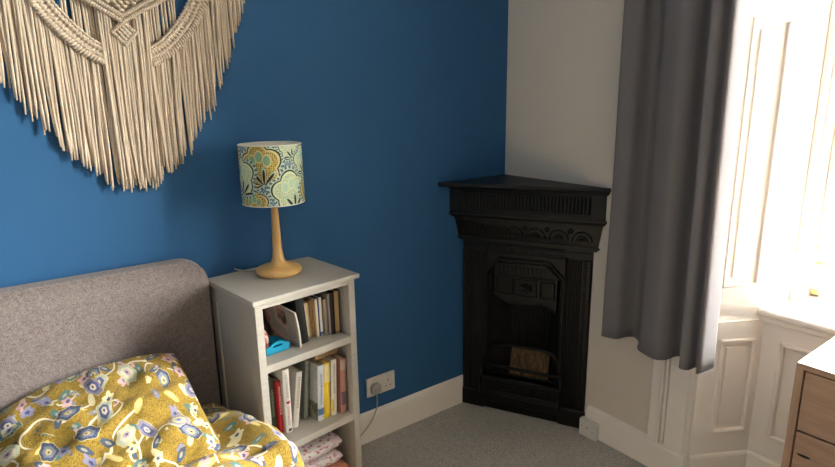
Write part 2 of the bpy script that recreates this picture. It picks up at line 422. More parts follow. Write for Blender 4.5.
# wall under the window with two sunk panels
XW = .218
bm = NB(); yA, yB = -1.13, -2.275
box(bm, (XW, yB, 0), (.56, yA, ZS-.031))
ym = (yA+yB)/2
for y0, y1 in ((yA-.07, ym+.035), (ym-.035, yB+.07)):
    f = lambda a, w, z: Vector((XW-w, a, z))
    for (a, b, c, e) in ((y1, .215, y0, .231), (y1, .587, y0, .603), (y0-.016, .215, y0, .603), (y1, .215, y1+.016, .603)):
        box(bm, (a, 0, b), (c, .018, e), f, .004)
f = lambda a, w, z: Vector((XW-w, a, z))
for (a, b, c, e) in ((yA-.07, .1, yA, ZS-.05), (yB, .1, yB+.07, ZS-.05), (ym-.035, .1, ym+.035, ZS-.05), (yB+.0702, .1, ym-.0352, .215), (ym+.0352, .1, yA-.0702, .215), (yB+.0702, .603, ym-.0352, ZS-.05), (ym+.0352, .603, yA-.0702, ZS-.05)):
    box(bm, (a, 0, b), (c, .012, e), f)
struct('trim_4', bm, M['white'])
bm = NB(); e = Vector((0, YE))+Vector((.8745, -.485))*RL; yc = (YE+YR)/2
skirt(bm, [(0.0, YR), (e.x, 2*yc-e.y), (e.x, e.y), (0.0, YE)], .139, .018); struct('baseboard_window', bm, M['white'])
# window: sill, box frame, sashes, panes
bm = NB(); box(bm, (.386, -1.1598, ZS+.0005), (.558, -1.1475, ZL-.001)); win = obj('window_1', bm, M['white'], kind='structure')
bm = NB(); box(bm, (.188, -2.30, ZS-.026), (.56, -1.105, ZS), None, .010, 3); box(bm, (.2, -2.285, ZS-.05), (.3, -1.12, ZS-.026), None, .006, 2); obj('window_sill', bm, M['white'], win)
bm = NB()
box(bm, (.40, -1.18, ZS), (.56, -1.16, ZL)); box(bm, (.384, -2.30, ZS), (.56, -2.222, ZL)); box(bm, (.40, -2.222, ZL-.03), (.56, -1.18, ZL))
box(bm, (.3835, -1.172, ZS+.001), (.399, -1.1475, ZL-.002), None, .003)
obj('window_frame', bm, M['white'], win)
for z0, z1, x in ((ZS+.003, 1.60, .475), (1.56, ZL-.03, .515)):
    bm = NB(); w = .036
    box(bm, (x, -1.18-w, z0), (x+.035, -1.181, z1), None, .004); box(bm, (x, -2.221, z0), (x+.035, -2.221+w, z1), None, .004)
    box(bm, (x, -2.221, z0), (x+.035, -1.181, z0+.022), None, .004); box(bm, (x, -2.221, z1-w), (x+.035, -1.181, z1), None, .004)
    s = obj('sash', bm, M['white'], win)
    bm = NB(); box(bm, (x+.015, -2.19, z0+.02), (x+.019, -1.21, z1-.03)); obj('pane', bm, M['glass'], s)
    if z0 < 1:
        bm = NB(); box(bm, (x-.008, -1.212, z0+.012), (x+.002, -1.188, z0+.03), None, .002); box(bm, (x-.006, -1.212, z0+.13), (x+.002, -1.19, z0+.14), None, .002)
        obj('sash_catch', bm, M['brass'], s)

# ------------------------------------------------------------------ fireplace across the corner
fire = thing('fireplace', 'black cast iron fireplace standing across the corner of the room', 'fireplace', (-.13, -.25, 0))
L0 = Vector((-.265, -.015, 0)); FA = math.radians(62)
fu = Vector((math.cos(FA), -math.sin(FA), 0)); fn = Vector((-math.sin(FA), -math.cos(FA), 0))
F = lambda u, w, z: L0+fu*u+fn*w+Vector((0, 0, z))
FP = lambda u, z, w: F(u, w, z)
def tri(bm, a, b, z0, z1, a1=None, b1=None):
    a1 = a if a1 is None else a1; b1 = b if b1 is None else b1; e = .002
    lo = [bm.verts.new(p) for p in ((-a, -e, z0), (-e, -e, z0), (-e, -b, z0))]; hi = [bm.verts.new(p) for p in ((-a1, -e, z1), (-e, -e, z1), (-e, -b1, z1))]
    bm.faces.new(lo); bm.faces.new(hi[::-1])
    for i in range(3): bm.faces.new((lo[i], hi[i], hi[(i+1) % 3], lo[(i+1) % 3]))
bm = NB(); tri(bm, .412, .594, 1.097, 1.101, .418, .60); tri(bm, .418, .60, 1.101, 1.1148); obj('mantel_shelf', bm, M['iron'], fire)
bm = NB()
tri(bm, .352, .588, 1.083, 1.097, .368, .598); tri(bm, .350, .583, .985, 1.083)
# frieze front direction for its flutes
P0, P1 = Vector((-.350, 0, 0)), Vector((0, -.583, 0)); fd = (P1-P0).normalized(); fm = Vector((fd.y, -fd.x, 0)); FL = (P1-P0).length
if fm.x > 0: fm = -fm
n = 36
for i in range(n):
    s = FL*(.11+.79*i/(n-1)); c = P0+fd*s+fm*.0005
    tube(bm, [c+Vector((0, 0, 1.000)), c+Vector((0, 0, 1.070))], .0055, 6)
for z in (.994, 1.075): tube(bm, [P0+fd*FL*.095+fm*.001+Vector((0, 0, z)), P0+fd*FL*.905+fm*.001+Vector((0, 0, z))], .004, 6)
for q in (.095, .905): tube(bm, [P0+fd*FL*q+fm*.001+Vector((0, 0, .994)), P0+fd*FL*q+fm*.001+Vector((0, 0, 1.075))], .004, 6)
fz = obj('frieze', bm, M['iron'], fire)
bm = NB()
tri(bm, .350, .583, .978, .985, .352, .585); tri(bm, .355, .590, .966, .978); tri(bm, .340, .580, .955, .966, .352, .588)
tri(bm, .325, .573, .945, .955); tri(bm, .296, .556, .858, .945, .320, .571); tri(bm, .303, .562, .846, .858); tri(bm, .290, .552, .838, .846)
obj('cornice', bm, M['iron'], fire)
bm = NB(); P0, P1 = Vector((-.310, 0, 0)), Vector((0, -.565, 0)); fd = (P1-P0).normalized(); fm = Vector((fd.y, -fd.x, 0)); FL = (P1-P0).length
if fm.x > 0: fm = -fm
for i in range(6):
    c = P0+fd*FL*(.12+.76*i/5)
    def pt(a, r, dz=0, o=.004): return c+fd*r*math.cos(a)+Vector((0, 0, .880+dz+r*math.sin(a)))+fm*(o+.09*(r*math.sin(a)+dz-.02)*.25)
    tube(bm, [pt(PI*k/12, .040) for k in range(13)], .0045, 6)
    tube(bm, [pt(PI*k/10, .022) for k in range(11)], .0035, 6)
    for a in (.5, .9, 1.57, 2.2, 2.64): tube(bm, [pt(a, .004), pt(a, .016)], [.002, .004], 6)
    c2 = P0+fd*FL*(.12+.76*(i+.5)/5)
    if i < 5:
        for k in range(5):
            a = 2*PI*k/5+.3; q = c2+fd*.009*math.cos(a)+Vector((0, 0, .921+.009*math.sin(a)))+fm*.008
            tube(bm, [q-fm*.004, q+fm*.003], [.006, .003], 6)
obj('scroll_band', bm, M['iron'], fire, smooth=True)
# lintel plate and spandrels around the arched opening
bm = NB(); U0, U1 = .106, .466
box(bm, (0, -.03, .765), (.58, .004, .84), F)
prism(bm, [(U0, .765), (U0, .69), (.175, .765)], FP, -.02, .004); prism(bm, [(U1, .765), (.395, .765), (U1, .695)], FP, -.02, .004)
for z in (.826, .795): tube(bm, [F(.0, .008, z), F(.58, .008, z)], .006, 6)
for k in range(48): box(bm, (.02+.54*k/47-.002, .004, .802), (.02+.54*k/47+.003, .010, .819), F)
obj('lintel', bm, M['iron'], fire)
for side in (0, 1):
    bm = NB(); a, b = ((-.004, U0), (U1, .582))[side]
    box(bm, (a, -.04, 0), (b, .012, .84), F)
    inner = [(.040+.011*k) for k in range(6)] if side == 0 else [(.478+.011*k) for k in range(6)]
    for u in inner: tube(bm, [F(u, .012, .10), F(u, .012, .79)], .0045, 6)
    ub = .020 if side == 0 else .552
    for k in range(46): box(bm, (ub-.006, .010, .10+.0152*k), (ub+.006, .020, .111+.0152*k), F, .002)
    for u in (a+.005, b-.005): tube(bm, [F(u, .014, .0), F(u, .014, .80)], .005, 6)
    box(bm, (a-.003, .0, 0), (b+.003, .022, .085), F, .004)
    obj('jamb', bm, M['iron'], fire)
bm = NB(); rim = [(.110, .05), (.110, .695), (.172, .762), (.398, .762), (.463, .697), (.463, .05)]
tube(bm, [F(u, .012, z) for u, z in rim], .008, 8); tube(bm, [F(u+(.012 if u < .2 else -.012), .004, z-(.012 if z > .1 else 0)) for u, z in rim], .005, 6)
obj('arch_rim', bm, M['iron'], fire)
# firebox
bm = NB()
for poly in ([(U0, 0), (.20, -.085), (.20, -.095), (U0-.01, 0)], [(U1, 0), (U1+.008, -.004), (.402, -.095), (.395, -.085)]):
    prism(bm, poly, lambda p, q, h: F(p, q, h), .02, .77)
prism(bm, [(U0, 0), (U1, 0), (.395, -.085), (.20, -.085)], lambda p, q, h: F(p, q, h), .015, .03)
prism(bm, [(U0, 0), (U1, 0), (.395, -.085), (.20, -.085)], lambda p, q, h: F(p, q, h), .75, .765)
obj('firebox', bm, M['soot'], fire)
bm = NB(); box(bm, (.195, -.098, .02), (.402, -.083, .765), F)
for k in range(15): tube(bm, [F(.208+.0132*k, -.081, .31), F(.208+.0132*k, -.081, .60)], .0055, 6)
obj('fireback', bm, M['iron'], fire)
bm = NB(); vs = [(.216, .187), (.402, .187), (.402, .314), (.222, .314)]
lo = [bm.verts.new(F(u, -.035-.25*(z-.187), z)) for u, z in vs]; hi = [bm.verts.new(F(u, -.026-.25*(z-.187), z)) for u, z in vs]
bm.faces.new(lo[::-1]); bm.faces.new(hi)
for i in range(4): bm.faces.new((lo[i], lo[(i+1) % 4], hi[(i+1) % 4], hi[i]))
for k in range(9):
    u = .228+.021*k; tube(bm, [F(u, -.026-.25*0, .192), F(u, -.026-.25*.12, .307)], .004, 6)
obj('fire_plate', bm, M['rust'], fire, label='rusty brown ribbed plate')
# canopy
bm = NB(); hood = [(.150, .742), (.378, .753), (.436, .70), (.436, .535), (.410, .560), (.375, .572), (.300, .560), (.225, .560), (.185, .578), (.150, .600)]
prism(bm, hood, FP, -.03, .016)
for z, h in ((.690, .5),): tube(bm, [F(.155, .018, z), F(.425, .018, z)], .006, 6)
tube(bm, [F(u, .018, z) for u, z in hood[3:]], .0055, 6)
for k in range(12): box(bm, (.165+.019*k, .014, .700), (.176+.019*k, .021, .735), F, .002)
for a, b in ((.165, .235), (.245, .345), (.365, .425)):
    pts = [F(a, .018, .60), F(b, .018, .60), F(b, .018, .675), F(a, .018, .675), F(a, .018, .60)]; tube(bm, pts, .0045, 6)
for k in range(9):
    a = 2*PI*k/9; tube(bm, [F(.295, .016, .637), F(.295+.032*math.cos(a), .020, .637+.024*math.sin(a))], [.004, .007], 6)
obj('canopy', bm, M['iron'], fire)
# grate: arched top rail, bars, ash cover
bm = NB()
tube(bm, smoothpts([F(u, .012, z) for u, z in ((.108, .245), (.125, .285), (.150, .325), (.205, .345), (.30, .348), (.395, .345), (.440, .322), (.462, .25))], 5), .008, 8)
for z in (.241, .180, .212): tube(bm, [F(.092, .034, z), F(.475, .034, z)], .009 if z != .212 else .005, 8)
for u in (.095, .472): tube(bm, [F(u, .03, .09), F(u, .03, .255)], .010, 8)
obj('grate', bm, M['iron'], fire, smooth=True)
bm = NB(); box(bm, (.095, -.01, .045), (.472, .028, .172), F, .004)
for k in range(16): tube(bm, [F(.155+.015*k, .030, .118), F(.180+.015*k, .030, .150)], .0045, 6)
for z in (.165, .105, .09): tube(bm, [F(.1, .03, z), F(.468, .03, z)], .005, 6)
tube(bm, [F(.37, .026, .07), F(.37, .044, .07)], [.008, .006], 8)
box(bm, (.106, -.01, .0), (.466, .01, .05), F)
obj('ash_cover', bm, M['iron'], fire)

# ------------------------------------------------------------------ bookcase
BX, BY, BR = -1.4215, -.3645, .1236
BM = Matrix.Translation(Vector((BX, BY, 0))) @ Matrix.Rotation(BR, 4, 'Z')
B = lambda u, v, z: BM @ Vector((u, v, z))
case = thing('bookcase', 'low pale grey bookcase with three open shelves beside the bed', 'bookcase', (BX, BY, 0), BR)
bw, bd, bt = .4068, .337, .8912
uL, uR = .0104, .3914
bm = NB(); box(bm, (0, 0, bt-.0165), (bw, bd, bt), B, .0025, 2); obj('top', bm, M['case'], case)
for a, b, inn in ((uL, uL+.0265, 1), (uR-.0265, uR, -1)):
    bm = NB(); p0 = a+.006 if inn > 0 else a+.009; p1 = p0+.0115
    box(bm, (a, .012, 0), (b, .045, bt-.0165), B, .0015); box(bm, (a, .285, 0), (b, .325, bt-.0165), B, .0015)
    box(bm, (a, .045, bt-.075), (b, .285, bt-.0165), B); box(bm, (a, .045, .03), (b, .285, .085), B)
    box(bm, (p0, .04, .05), (p1, .29, bt-.03), B)
    obj('side_panel', bm, M['case'], case)
S1, S2, S3 = .665, .36, .055
for z in (S1, S2, S3):
    bm = NB(); box(bm, (uL+.024, .014, z-.0255), (uR-.024, .318, z), B, .0015); obj('shelf', bm, M['case'], case)
bm = NB(); box(bm, (uL+.02, .316, .03), (uR-.02, .324, bt-.0165), B); obj('back_panel', bm, M['case'], case)
bm = NB(); box(bm, (uL+.0265, .014, bt-.034), (uR-.0265, .03, bt-.0165), B); obj('top_rail', bm, M['case'], case)

# ------------------------------------------------------------------ books
bookmats = {}
def cmat(col, rough=.5, grain=.06, printed=None):
    key = (col, rough, grain, printed)
    if key not in bookmats: bookmats[key] = plain('book cover', col, rough, 30, grain, spec=.35)
    return bookmats[key]
PAGE = None
def pages_mat(col):
    key = ('pages', col)
    if key not in bookmats:
        g = G('page edges'); o = g.obj(); f = g.noise(g.mapping(o, (900, 3, 3)), 1, 2)
        g.bsdf(g.mix(f, tuple(c*.78 for c in col), col), .9, spec=.1); bookmats[key] = g.m
    return bookmats[key]

def book(label, u0, u1, v, z, h, depth=.15, lean=0., cover=(.5, .5, .5), spine=None, page=(.66, .58, .44), out='spine', yaw=0., soft=True, group='books on the middle shelf', name='book', marks=None, covermat=None):
    """upright book: local x = thickness, y = depth (0 at the front), z = height; parts cover, spine, pages"""
    t = u1-u0
    T = BM @ Matrix.Translation(Vector((u0, v, z))) @ Matrix.Rotation(yaw, 4, 'Z') @ Matrix.Shear('XY', 4, (0, 0))
    rot = Matrix.Rotation(lean, 4, 'Y')
    if lean > 0: T = T @ Matrix.Translation(Vector((t, 0, 0))) @ rot @ Matrix.Translation(Vector((-t, 0, 0)))
    elif lean < 0: T = T @ rot
    T = T @ Matrix.Translation(Vector((0, 0, .0006)))
    r = thing(name, label, 'book', (0, 0, 0), 0, group)
    r.matrix_world = T; r.location, r.rotation_euler = T.to_translation(), T.to_euler(); MAT[r.name] = T
    I = lambda x, y, zz: Vector((x, y, zz))
    c = min(.0028, t*.16)
    bm = NB()
    box(bm, (0, 0, 0), (c, depth, h), None, .0005); box(bm, (t-c, 0, 0), (t, depth, h), None, .0005)
    obj('cover', bm, covermat or cmat(cover), r, world=False)
    bm = NB()
    if out == 'spine':
        n = 8; arc = [(t*k/n, -.0012-.003*math.sin(PI*k/n)*(1 if t > .012 else .4)) for k in range(n+1)]
        poly = arc+[(t, .0016), (0, .0016)]
        prism(bm, poly, I, 0, h)
        sp = obj('spine', bm, cmat(spine or cover), r, world=False)
        for m in marks or []:
            m(sp, t, h)
        y0, y1 = .002, depth-.003
    else:
        box(bm, (0, depth-.002, 0), (t, depth, h)); obj('spine', bm, cmat(spine or cover), r, world=False); y0, y1 = .003, depth-.002
    bm = NB(); box(bm, (c, y0, .002), (t-c, y1, h-.003)); obj('pages', bm, pages_mat(page), r, world=False)
    return r

def letters(col, z0, z1, frac, gap=0, words=()):
    """bands of tiny stroke marks down a spine, as unreadable at this size as in the photograph"""
    def f(sp, t, h):
        rnd = random.Random(int(z0*1000)); bm = NB(); z = z0*h
        while z < z1*h:
            s = (.006+.005*rnd.random())*.8
            if rnd.random() > gap*.6:
                w = t*frac*(.75+.25*rnd.random()); x = t/2-w/2
                box(bm, (x, -.0056, z), (x+w*.22, -.0040, z+s*.82)); box(bm, (x+w*.75, -.0056, z), (x+w, -.0040, z+s*.82)); box(bm, (x, -.0056, z+s*.3), (x+w, -.0040, z+s*.55))
            z += s*1.15
        obj('lettering', bm, cmat(col, .5, 0), sp, world=False)
    return f
def heart(col, zc, w):
    def f(sp, t, h):
        bm = NB(); pts = []
        for k in range(28):
            a = 2*PI*k/28; pts.append((t/2+w*math.sin(a)**3/2, zc*h+w*(13*math.cos(a)-5*math.cos(2*a)-2*math.cos(3*a)-math.cos(4*a))/34))
        prism(bm, pts, lambda p, q, d: Vector((p, d, q)), -.0056, -.0035); obj('heart_mark', bm, cmat(col, .5, 0), sp, world=False)
    return f
def block(col, z0, z1, x0=0., x1=1.):
    def f(sp, t, h):
        bm = NB(); n = 8; a = [(t*(x0+(x1-x0)*k/n)) for k in range(n+1)]
        arc = [(x, -.0018-.003*math.sin(PI*x/t)*(1 if t > .012 else .4)) for x in a]
        prism(bm, arc+[(arc[-1][0], -.0008), (arc[0][0], -.0008)], lambda p, q, d: Vector((p, q, d)), z0*h, z1*h); obj('spine_band', bm, cmat(col, .5, 0), sp, world=False)
    return f

# printed cover with a pale field and a photograph along its foot
g = G('pale photo cover'); X, Y, Z = g.sep(g.obj())
ph = g.noise(g.obj(), 38, 4, .65); phc = g.ramp(ph, [(.3, (.05, .045, .04)), (.5, (.20, .17, .13)), (.58, (.50, .42, .33)), (.7, (.10, .13, .10))])
txt = g.math('MULTIPLY', g.lt(g.math('FRACT', g.math('MULTIPLY', Z, 62)), .42), g.lt(g.noise(g.mapping(g.obj(), (1, 90, 62)), 1, 0), .5))
c = g.mix(g.math('MULTIPLY', txt, .35), (.56, .56, .56), (.25, .25, .27)); c = g.mix(g.lt(g.math('ADD', Z, g.math('MULTIPLY', ph, .03)), .078), c, phc)
g.bsdf(c, .45); photocover = g.m
g = G('magazine portrait cover'); X, Y, Z = g.sep(g.obj()); ph = g.noise(g.obj(), 13, 2, .5)
c = g.ramp(ph, [(.36, (.012, .011, .011)), (.43, (.09, .07, .06)), (.49, (.40, .20, .16)), (.56, (.55, .38, .32)), (.66, (.30, .26, .23))])
c = g.mix(g.math('LESS_THAN', Y, .05), c, g.mix(g.noise(g.obj(), 40, 2), (.20, .17, .15), (.33, .28, .25)))
g.bsdf(c, .35); magcover = g.m

mid = 'books on the middle shelf'
book('slim dark green book leftmost on the middle shelf, beside the red book', .089, .1085, .116, S2, .203, .14, 0, (.05, .075, .05), spine=(.07, .10, .07), group=mid, marks=[letters((.35, .38, .3), .3, .8, .4)])
book('bright red paperback with white lettering on its spine', .1095, .1235, .098, S2, .192, .14, .0, (.50, .02, .03), spine=(.62, .03, .045), group=mid, marks=[letters((.85, .8, .78), .36, .9, .5)])
book('white book with a small red heart on its spine', .124, .148, .080, S2, .236, .16, .0, (.70, .66, .60), spine=(.74, .71, .66), group=mid, marks=[heart((.45, .03, .05), .48, .014), letters((.45, .42, .4), .56, .92, .3), letters((.6, .42, .4), .12, .42, .3), block((.05, .05, .05), .02, .06, .3, .8)])
book('off-white book with a pale grey cover leaning to the right on the middle shelf', .153, .175, .087, S2, .205, .15, .145, (.50, .47, .43), spine=(.72, .69, .63), group=mid, marks=[letters((.4, .38, .36), .35, .9, .38)])
book('grey green book standing back behind the pale photo-cover book', .214, .231, .112, S2, .218, .14, .10, (.22, .25, .21), spine=(.26, .29, .25), group=mid)
book('paperback with a photograph along the foot of its pale cover', .243, .268, .064, S2, .210, .15, .050, (.55, .55, .55), spine=(.66, .70, .76), group=mid, covermat=photocover, marks=[block((.10, .22, .40), .10, .22), letters((.3, .35, .45), .3, .85, .25)])
book('bright yellow paperback on the middle shelf', .269, .293, .063, S2, .211, .14, .048, (.72, .46, .02), spine=(.80, .55, .02), group=mid, marks=[block((.72, .62, .30), .66, .97), letters((.85, .7, .2), .1, .6, .25)])
book('cream book with a pale pink side between the yellow and the orange pink book', .297, .320, .058, S2, .217, .14, .042, (.52, .42, .33), spine=(.70, .66, .58), group=mid, marks=[block((.62, .48, .15), .08, .3, 0, .4), letters((.45, .42, .38), .4, .9, .3)])
book('orange pink paperback at the right end of the middle shelf', .330, .355, .046, S2, .214, .14, .036, (.38, .17, .13), spine=(.46, .22, .17), group=mid, marks=[block((.14, .10, .13), .16, .40, .1, .9), block((.5, .36, .3), .8, .97)])
# kraft book lying flat across the tops
T = BM @ Matrix.Translation(Vector((.262, .085, S2+.2215))) @ Matrix.Rotation(.0, 4, 'Z') @ Matrix.Rotation(-.02, 4, 'Y')
r = thing('book', 'tan book lying flat on top of the upright books on the middle shelf', 'book', group=mid)
r.location, r.rotation_euler = T.to_translation(), T.to_euler(); MAT[r.name] = T
bm = NB(); box(bm, (0, 0, 0), (.100, .15, .003), None, .0006); box(bm, (0, 0, .030), (.100, .15, .033), None, .0006); obj('cover', bm, cmat((.42, .29, .16)), r, world=False)
bm = NB(); box(bm, (.002, .003, .003), (.098, .147, .030)); obj('pages', bm, pages_mat((.5, .36, .2)), r, world=False)

topg = 'books on the top shelf'
book('black ring binder leaning behind the magazine on the top shelf', .206, .236, .080, S1, .176, .20, -.085, (.012, .012, .013), spine=(.015, .015, .016), group=topg, name='binder')
book('book with cream page edges outward beside the black binder', .244, .263, .103, S1, .134, .13, -.05, (.60, .48, .30), page=(.80, .68, .48), group=topg, out='pages')
book('tan brown book second from the black binder', .2645, .275, .106, S1, .136, .12, -.02, (.40, .22, .09), spine=(.45, .26, .11), group=topg)
book('thin cream book between the tan and the white book', .276, .285, .088, S1, .141, .13, -.02, (.66, .54, .36), spine=(.74, .62, .44), group=topg)
book('white book with a dark blue left side on the top shelf', .288, .306, .094, S1, .143, .13, -.015, (.03, .07, .22), spine=(.75, .75, .74), group=topg, marks=[block((.03, .07, .22), 0, 1, 0, .28), block((.05, .12, .35), .05, .1, .3, .9)])
book('beige grey book right of the white and blue book', .3065, .319, .084, S1, .134, .13, -.01, (.34, .28, .21), spine=(.36, .30, .23), group=topg)
book('mauve grey slim book right of the beige grey book', .3195, .3275, .076, S1, .152, .13, -.01, (.30, .25, .24), spine=(.36, .31, .30), group=topg)
book('dark plum slim book against the thick tan-paged book', .328, .338, .073, S1, .153, .13, -.01, (.035, .022, .028), spine=(.05, .03, .035), group=topg)
book('thick book with tan page edges outward, rightmost on the top shelf', .3385, .364, .068, S1, .159, .14, 0, (.02, .018, .02), page=(.58, .40, .20), group=topg, out='pages')

# magazine with a portrait on its cover, standing left of the binder
T = BM @ Matrix.Translation(Vector((.188, .060, S1+.0006))) @ Matrix.Rotation(.10, 4, 'Z')
r = thing('magazine', 'magazine with a blurred portrait on its cover standing upright behind the blue tray', 'magazine'); r.location, r.rotation_euler = T.to_translation(), T.to_euler(); MAT[r.name] = T
def magsheet(off, th):
    bm = NB(); g1 = []
    for i in range(13):
        row = []
        for j in range(9):
            y = .205*i/12; hz = (.128+.045*min(1, i/12)*1.0)*j/8
            x = off-.012*math.sin(PI*min(1, y/.2))*.6-.02*(hz/.15)**2
            row.append(bm.verts.new((x, y, hz)))
        g1.append(row)
    for i in range(12):
        for j in range(8): bm.faces.new((g1[i][j], g1[i+1][j], g1[i+1][j+1], g1[i][j+1]))
    r0 = bmesh.ops.extrude_face_region(bm, geom=list(bm.faces)); bmesh.ops.translate(bm, vec=(th, 0, 0), verts=[v for v in r0['geom'] if isinstance(v, bmesh.types.BMVert)])
    return bm
obj('cover', magsheet(0, .0006), magcover, r, smooth=True, world=False); obj('pages', magsheet(.0007, .006), pages_mat((.72, .68, .62)), r, world=False)

# blue tray with a handle slot
T = BM @ Matrix.Translation(Vector((.072, .078, S1+.0006))) @ Matrix.Rotation(.02, 4, 'Z')
r = thing('tray', 'bright blue plastic tray with a handle slot on the top shelf', 'tray'); r.location, r.rotation_euler = T.to_translation(), T.to_euler(); MAT[r.name] = T
bm = NB(); LW, DW, H = .088, .085, .036; t = .0028
box(bm, (0, 0, 0), (LW, DW, t)); box(bm, (0, DW-t, 0), (LW, DW, .022)); box(bm, (0, 0, 0), (t, DW, .022)); box(bm, (LW-t, 0, 0), (LW, DW, .022))
top = [(0, .026), (.012, .027), (.026, .036), (.044, .040), (.062, .036), (.076, .027), (LW, .026)]
def zt(x):
    for (a, b), (c, d) in zip(top, top[1:]):
        if a <= x <= c: return b+(d-b)*(x-a)/(c-a)
    return .026
xs = [LW*k/44 for k in range(45)]
for a, b in zip(xs, xs[1:]):
    m = (a+b)/2; slot = abs(m-.044)/.019 < 1 and .0045*math.sqrt(1-((m-.044)/.019)**2)
    for lo, hi in ([(0, .0245-slot), (.0245+slot, zt(m))] if slot else [(0, zt(m))]):
        box(bm, (a, 0, lo), (b, t, hi))
bmesh.ops.remove_doubles(bm, verts=bm.verts, dist=.00005)
obj('basin', bm, M['tray'], r, world=False)
# small pink item behind the tray
bm = NB()
pf = lambda p, q, d: B(.0765+p, .110+d, S1+.0042+q)
prof = [(.000, 0), (.024, 0), (.026, .03), (.022, .062), (.014, .074), (.004, .070), (-.001, .04)]
prism(bm, prof, pf, 0, .018)
bmesh.ops.bevel(bm, geom=list(bm.edges), offset=.003, segments=2, affect='EDGES')
g = G('pink and cream print'); o = g.obj(); g.bsdf(g.mix(g.math('GREATER_THAN', g.noise(o, 70, 2), .5), (.55, .12, .11), (.75, .62, .56)), .6); 
tag(obj('pouch', bm, g.m, smooth=True), 'small pink and cream pouch inside the blue tray', 'pouch')

# ------------------------------------------------------------------ folded bedding in the bottom compartment
def folded(name, label, cat, mat, u0, u1, v0, v1, z0, layers, th, r, tilt=0):
    bm = NB(); uvl = bm.loops.layers.uv.new('UVMap')
    NU, NV = 22, 16
    for L in range(layers):
        zb = z0+L*th; NP = 20
        ring = []
        for i in range(NU+1):
            col = []
            for k in range(NP):
                a = 2*PI*k/NP; cx, cz = math.cos(a), math.sin(a)
                sx = math.copysign(abs(cx)**.45, cx); sz = math.copysign(abs(cz)**.7, cz)
                v = (v0+v1)/2+sx*(v1-v0)/2
                e = i/NU; endr = math.sqrt(max(0, 1-(abs(2*e-1))**7))
                u = u0+(u1-u0)*e
                z = zb+th/2+sz*th/2*(.25+.75*endr)+tilt*(1-e)
                nn = noise.noise(Vector((u*14, v*14, L*3.1)))*.007+noise.noise(Vector((u*40, v*40, L)))*.003
                col.append(bm.verts.new(B(u+nn*.8*math.copysign(1, 2*e-1), v+nn, z+(nn if cz > 0 or L else 0))))
            ring.append(col)
        for i in range(NU):
            for k in range(NP):
                f = bm.faces.new((ring[i][k], ring[i+1][k], ring[i+1][(k+1) % NP], ring[i][(k+1) % NP]))
                for lp, (a, b) in zip(f.loops, ((i, k), (i+1, k), (i+1, k+1), (i, k+1))): lp[uvl].uv = (a/NU*(u1-u0)+L*.3, b/NP*2*(v1-v0))
        bm.faces.new(ring[0][::-1]); bm.faces.new(ring[-1])
    return tag(obj(name, bm, mat, smooth=True), label, cat)
folded('cushion_cover', 'folded terracotta cloth at the bottom of the bookcase under the white quilt', 'cloth', M['terra'], .050, .352, .035, .25, S3+.0005, 2, .052, .02)
folded('quilt', 'folded white quilt with pink sprigs in the bottom compartment of the bookcase', 'quilt', M['quilt'], .047, .330, .045, .27, S3+.1075, 2, .056, .03)

# ------------------------------------------------------------------ lamp
LX, LY = -1.235, -.130; LZ = bt+.0004
lamp = thing('table_lamp', 'table lamp with turned wooden base and patterned drum shade on the bookcase', 'lamp', (LX, LY, LZ))
bm = NB(); lathe(bm, [(0, 0), (.070, 0), (.077, .004), (.079, .012), (.076, .020), (.066, .026), (.050, .030), (.036, .034), (.026, .042), (.020, .056), (.0165, .085), (.0150, .13), (.0135, .18), (.0118, .225), (.0112, .238), (0, .238)], (LX, LY, LZ), 56)
obj('lamp_base', bm, M['beech'], lamp, smooth=True)
bm = NB(); lathe(bm, [(0, .236), (.017, .236), (.0185, .240), (.0185, .252), (.016, .256), (.014, .275), (.014, .30), (0, .30)], (LX, LY, LZ), 32); obj('bulb_holder', bm, M['chrome'], lamp, smooth=True)
bm = NB(); lathe(bm, [(0, .29), (.012, .295), (.014, .31), (.026, .335), (.030, .355), (.026, .376), (.012, .388), (0, .391)], (LX, LY, LZ), 24)
obj('bulb', bm, plain('frosted bulb glass', (.8, .8, .78), .3), lamp, smooth=True)
SR, SB, ST = .1035, .254, .449
phi0 = math.atan2(-1.829, -.746); bm = NB(); uvl = bm.loops.layers.uv.new('UVMap'); n = 96
def cyl(bm, r, z0, z1, flip=False):
    lo = [bm.verts.new((LX+r*math.cos(phi0+2*PI*k/n), LY+r*math.sin(phi0+2*PI*k/n), LZ+z0)) for k in range(n)]
    hi = [bm.verts.new((v.co.x, v.co.y, LZ+z1)) for v in lo]
    for k in range(n):
        f = bm.faces.new((lo[k], lo[(k+1) % n], hi[(k+1) % n], hi[k])); off = 0 if k < n//2 else -n
        for lp, (a, b) in zip(f.loops, ((k, 0), (k+1, 0), (k+1, 1), (k, 1))): lp[uvl].uv = ((a+off)/n*2*PI*SR, (b-1)*(z1-z0))
cyl(bm, SR, SB, ST); sh = obj('lamp_shade', bm, M['shade'], lamp, smooth=True)
bm = NB(); uvl = bm.loops.layers.uv.new('UVMap'); cyl(bm, SR-.0012, SB, ST); obj('shade_lining', bm, M['linen'], sh, smooth=True)
for z in (SB, ST):
    bm = NB(); tube(bm, [(LX+(SR-.0005)*math.cos(2*PI*k/64), LY+(SR-.0005)*math.sin(2*PI*k/64), LZ+z) for k in range(65)], .0018, 6, False); obj('shade_rim', bm, M['linen'], sh, smooth=True)
bm = NB()
for k in range(3):
    a = 2*PI*k/3+.4; tube(bm, [(LX+.013*math.cos(a), LY+.013*math.sin(a), LZ+.268), (LX+(SR-.001)*math.cos(a), LY+(SR-.001)*math.sin(a), LZ+SB+.004)], .0014, 6)
obj('shade_spider', bm, M['chrome'], lamp)
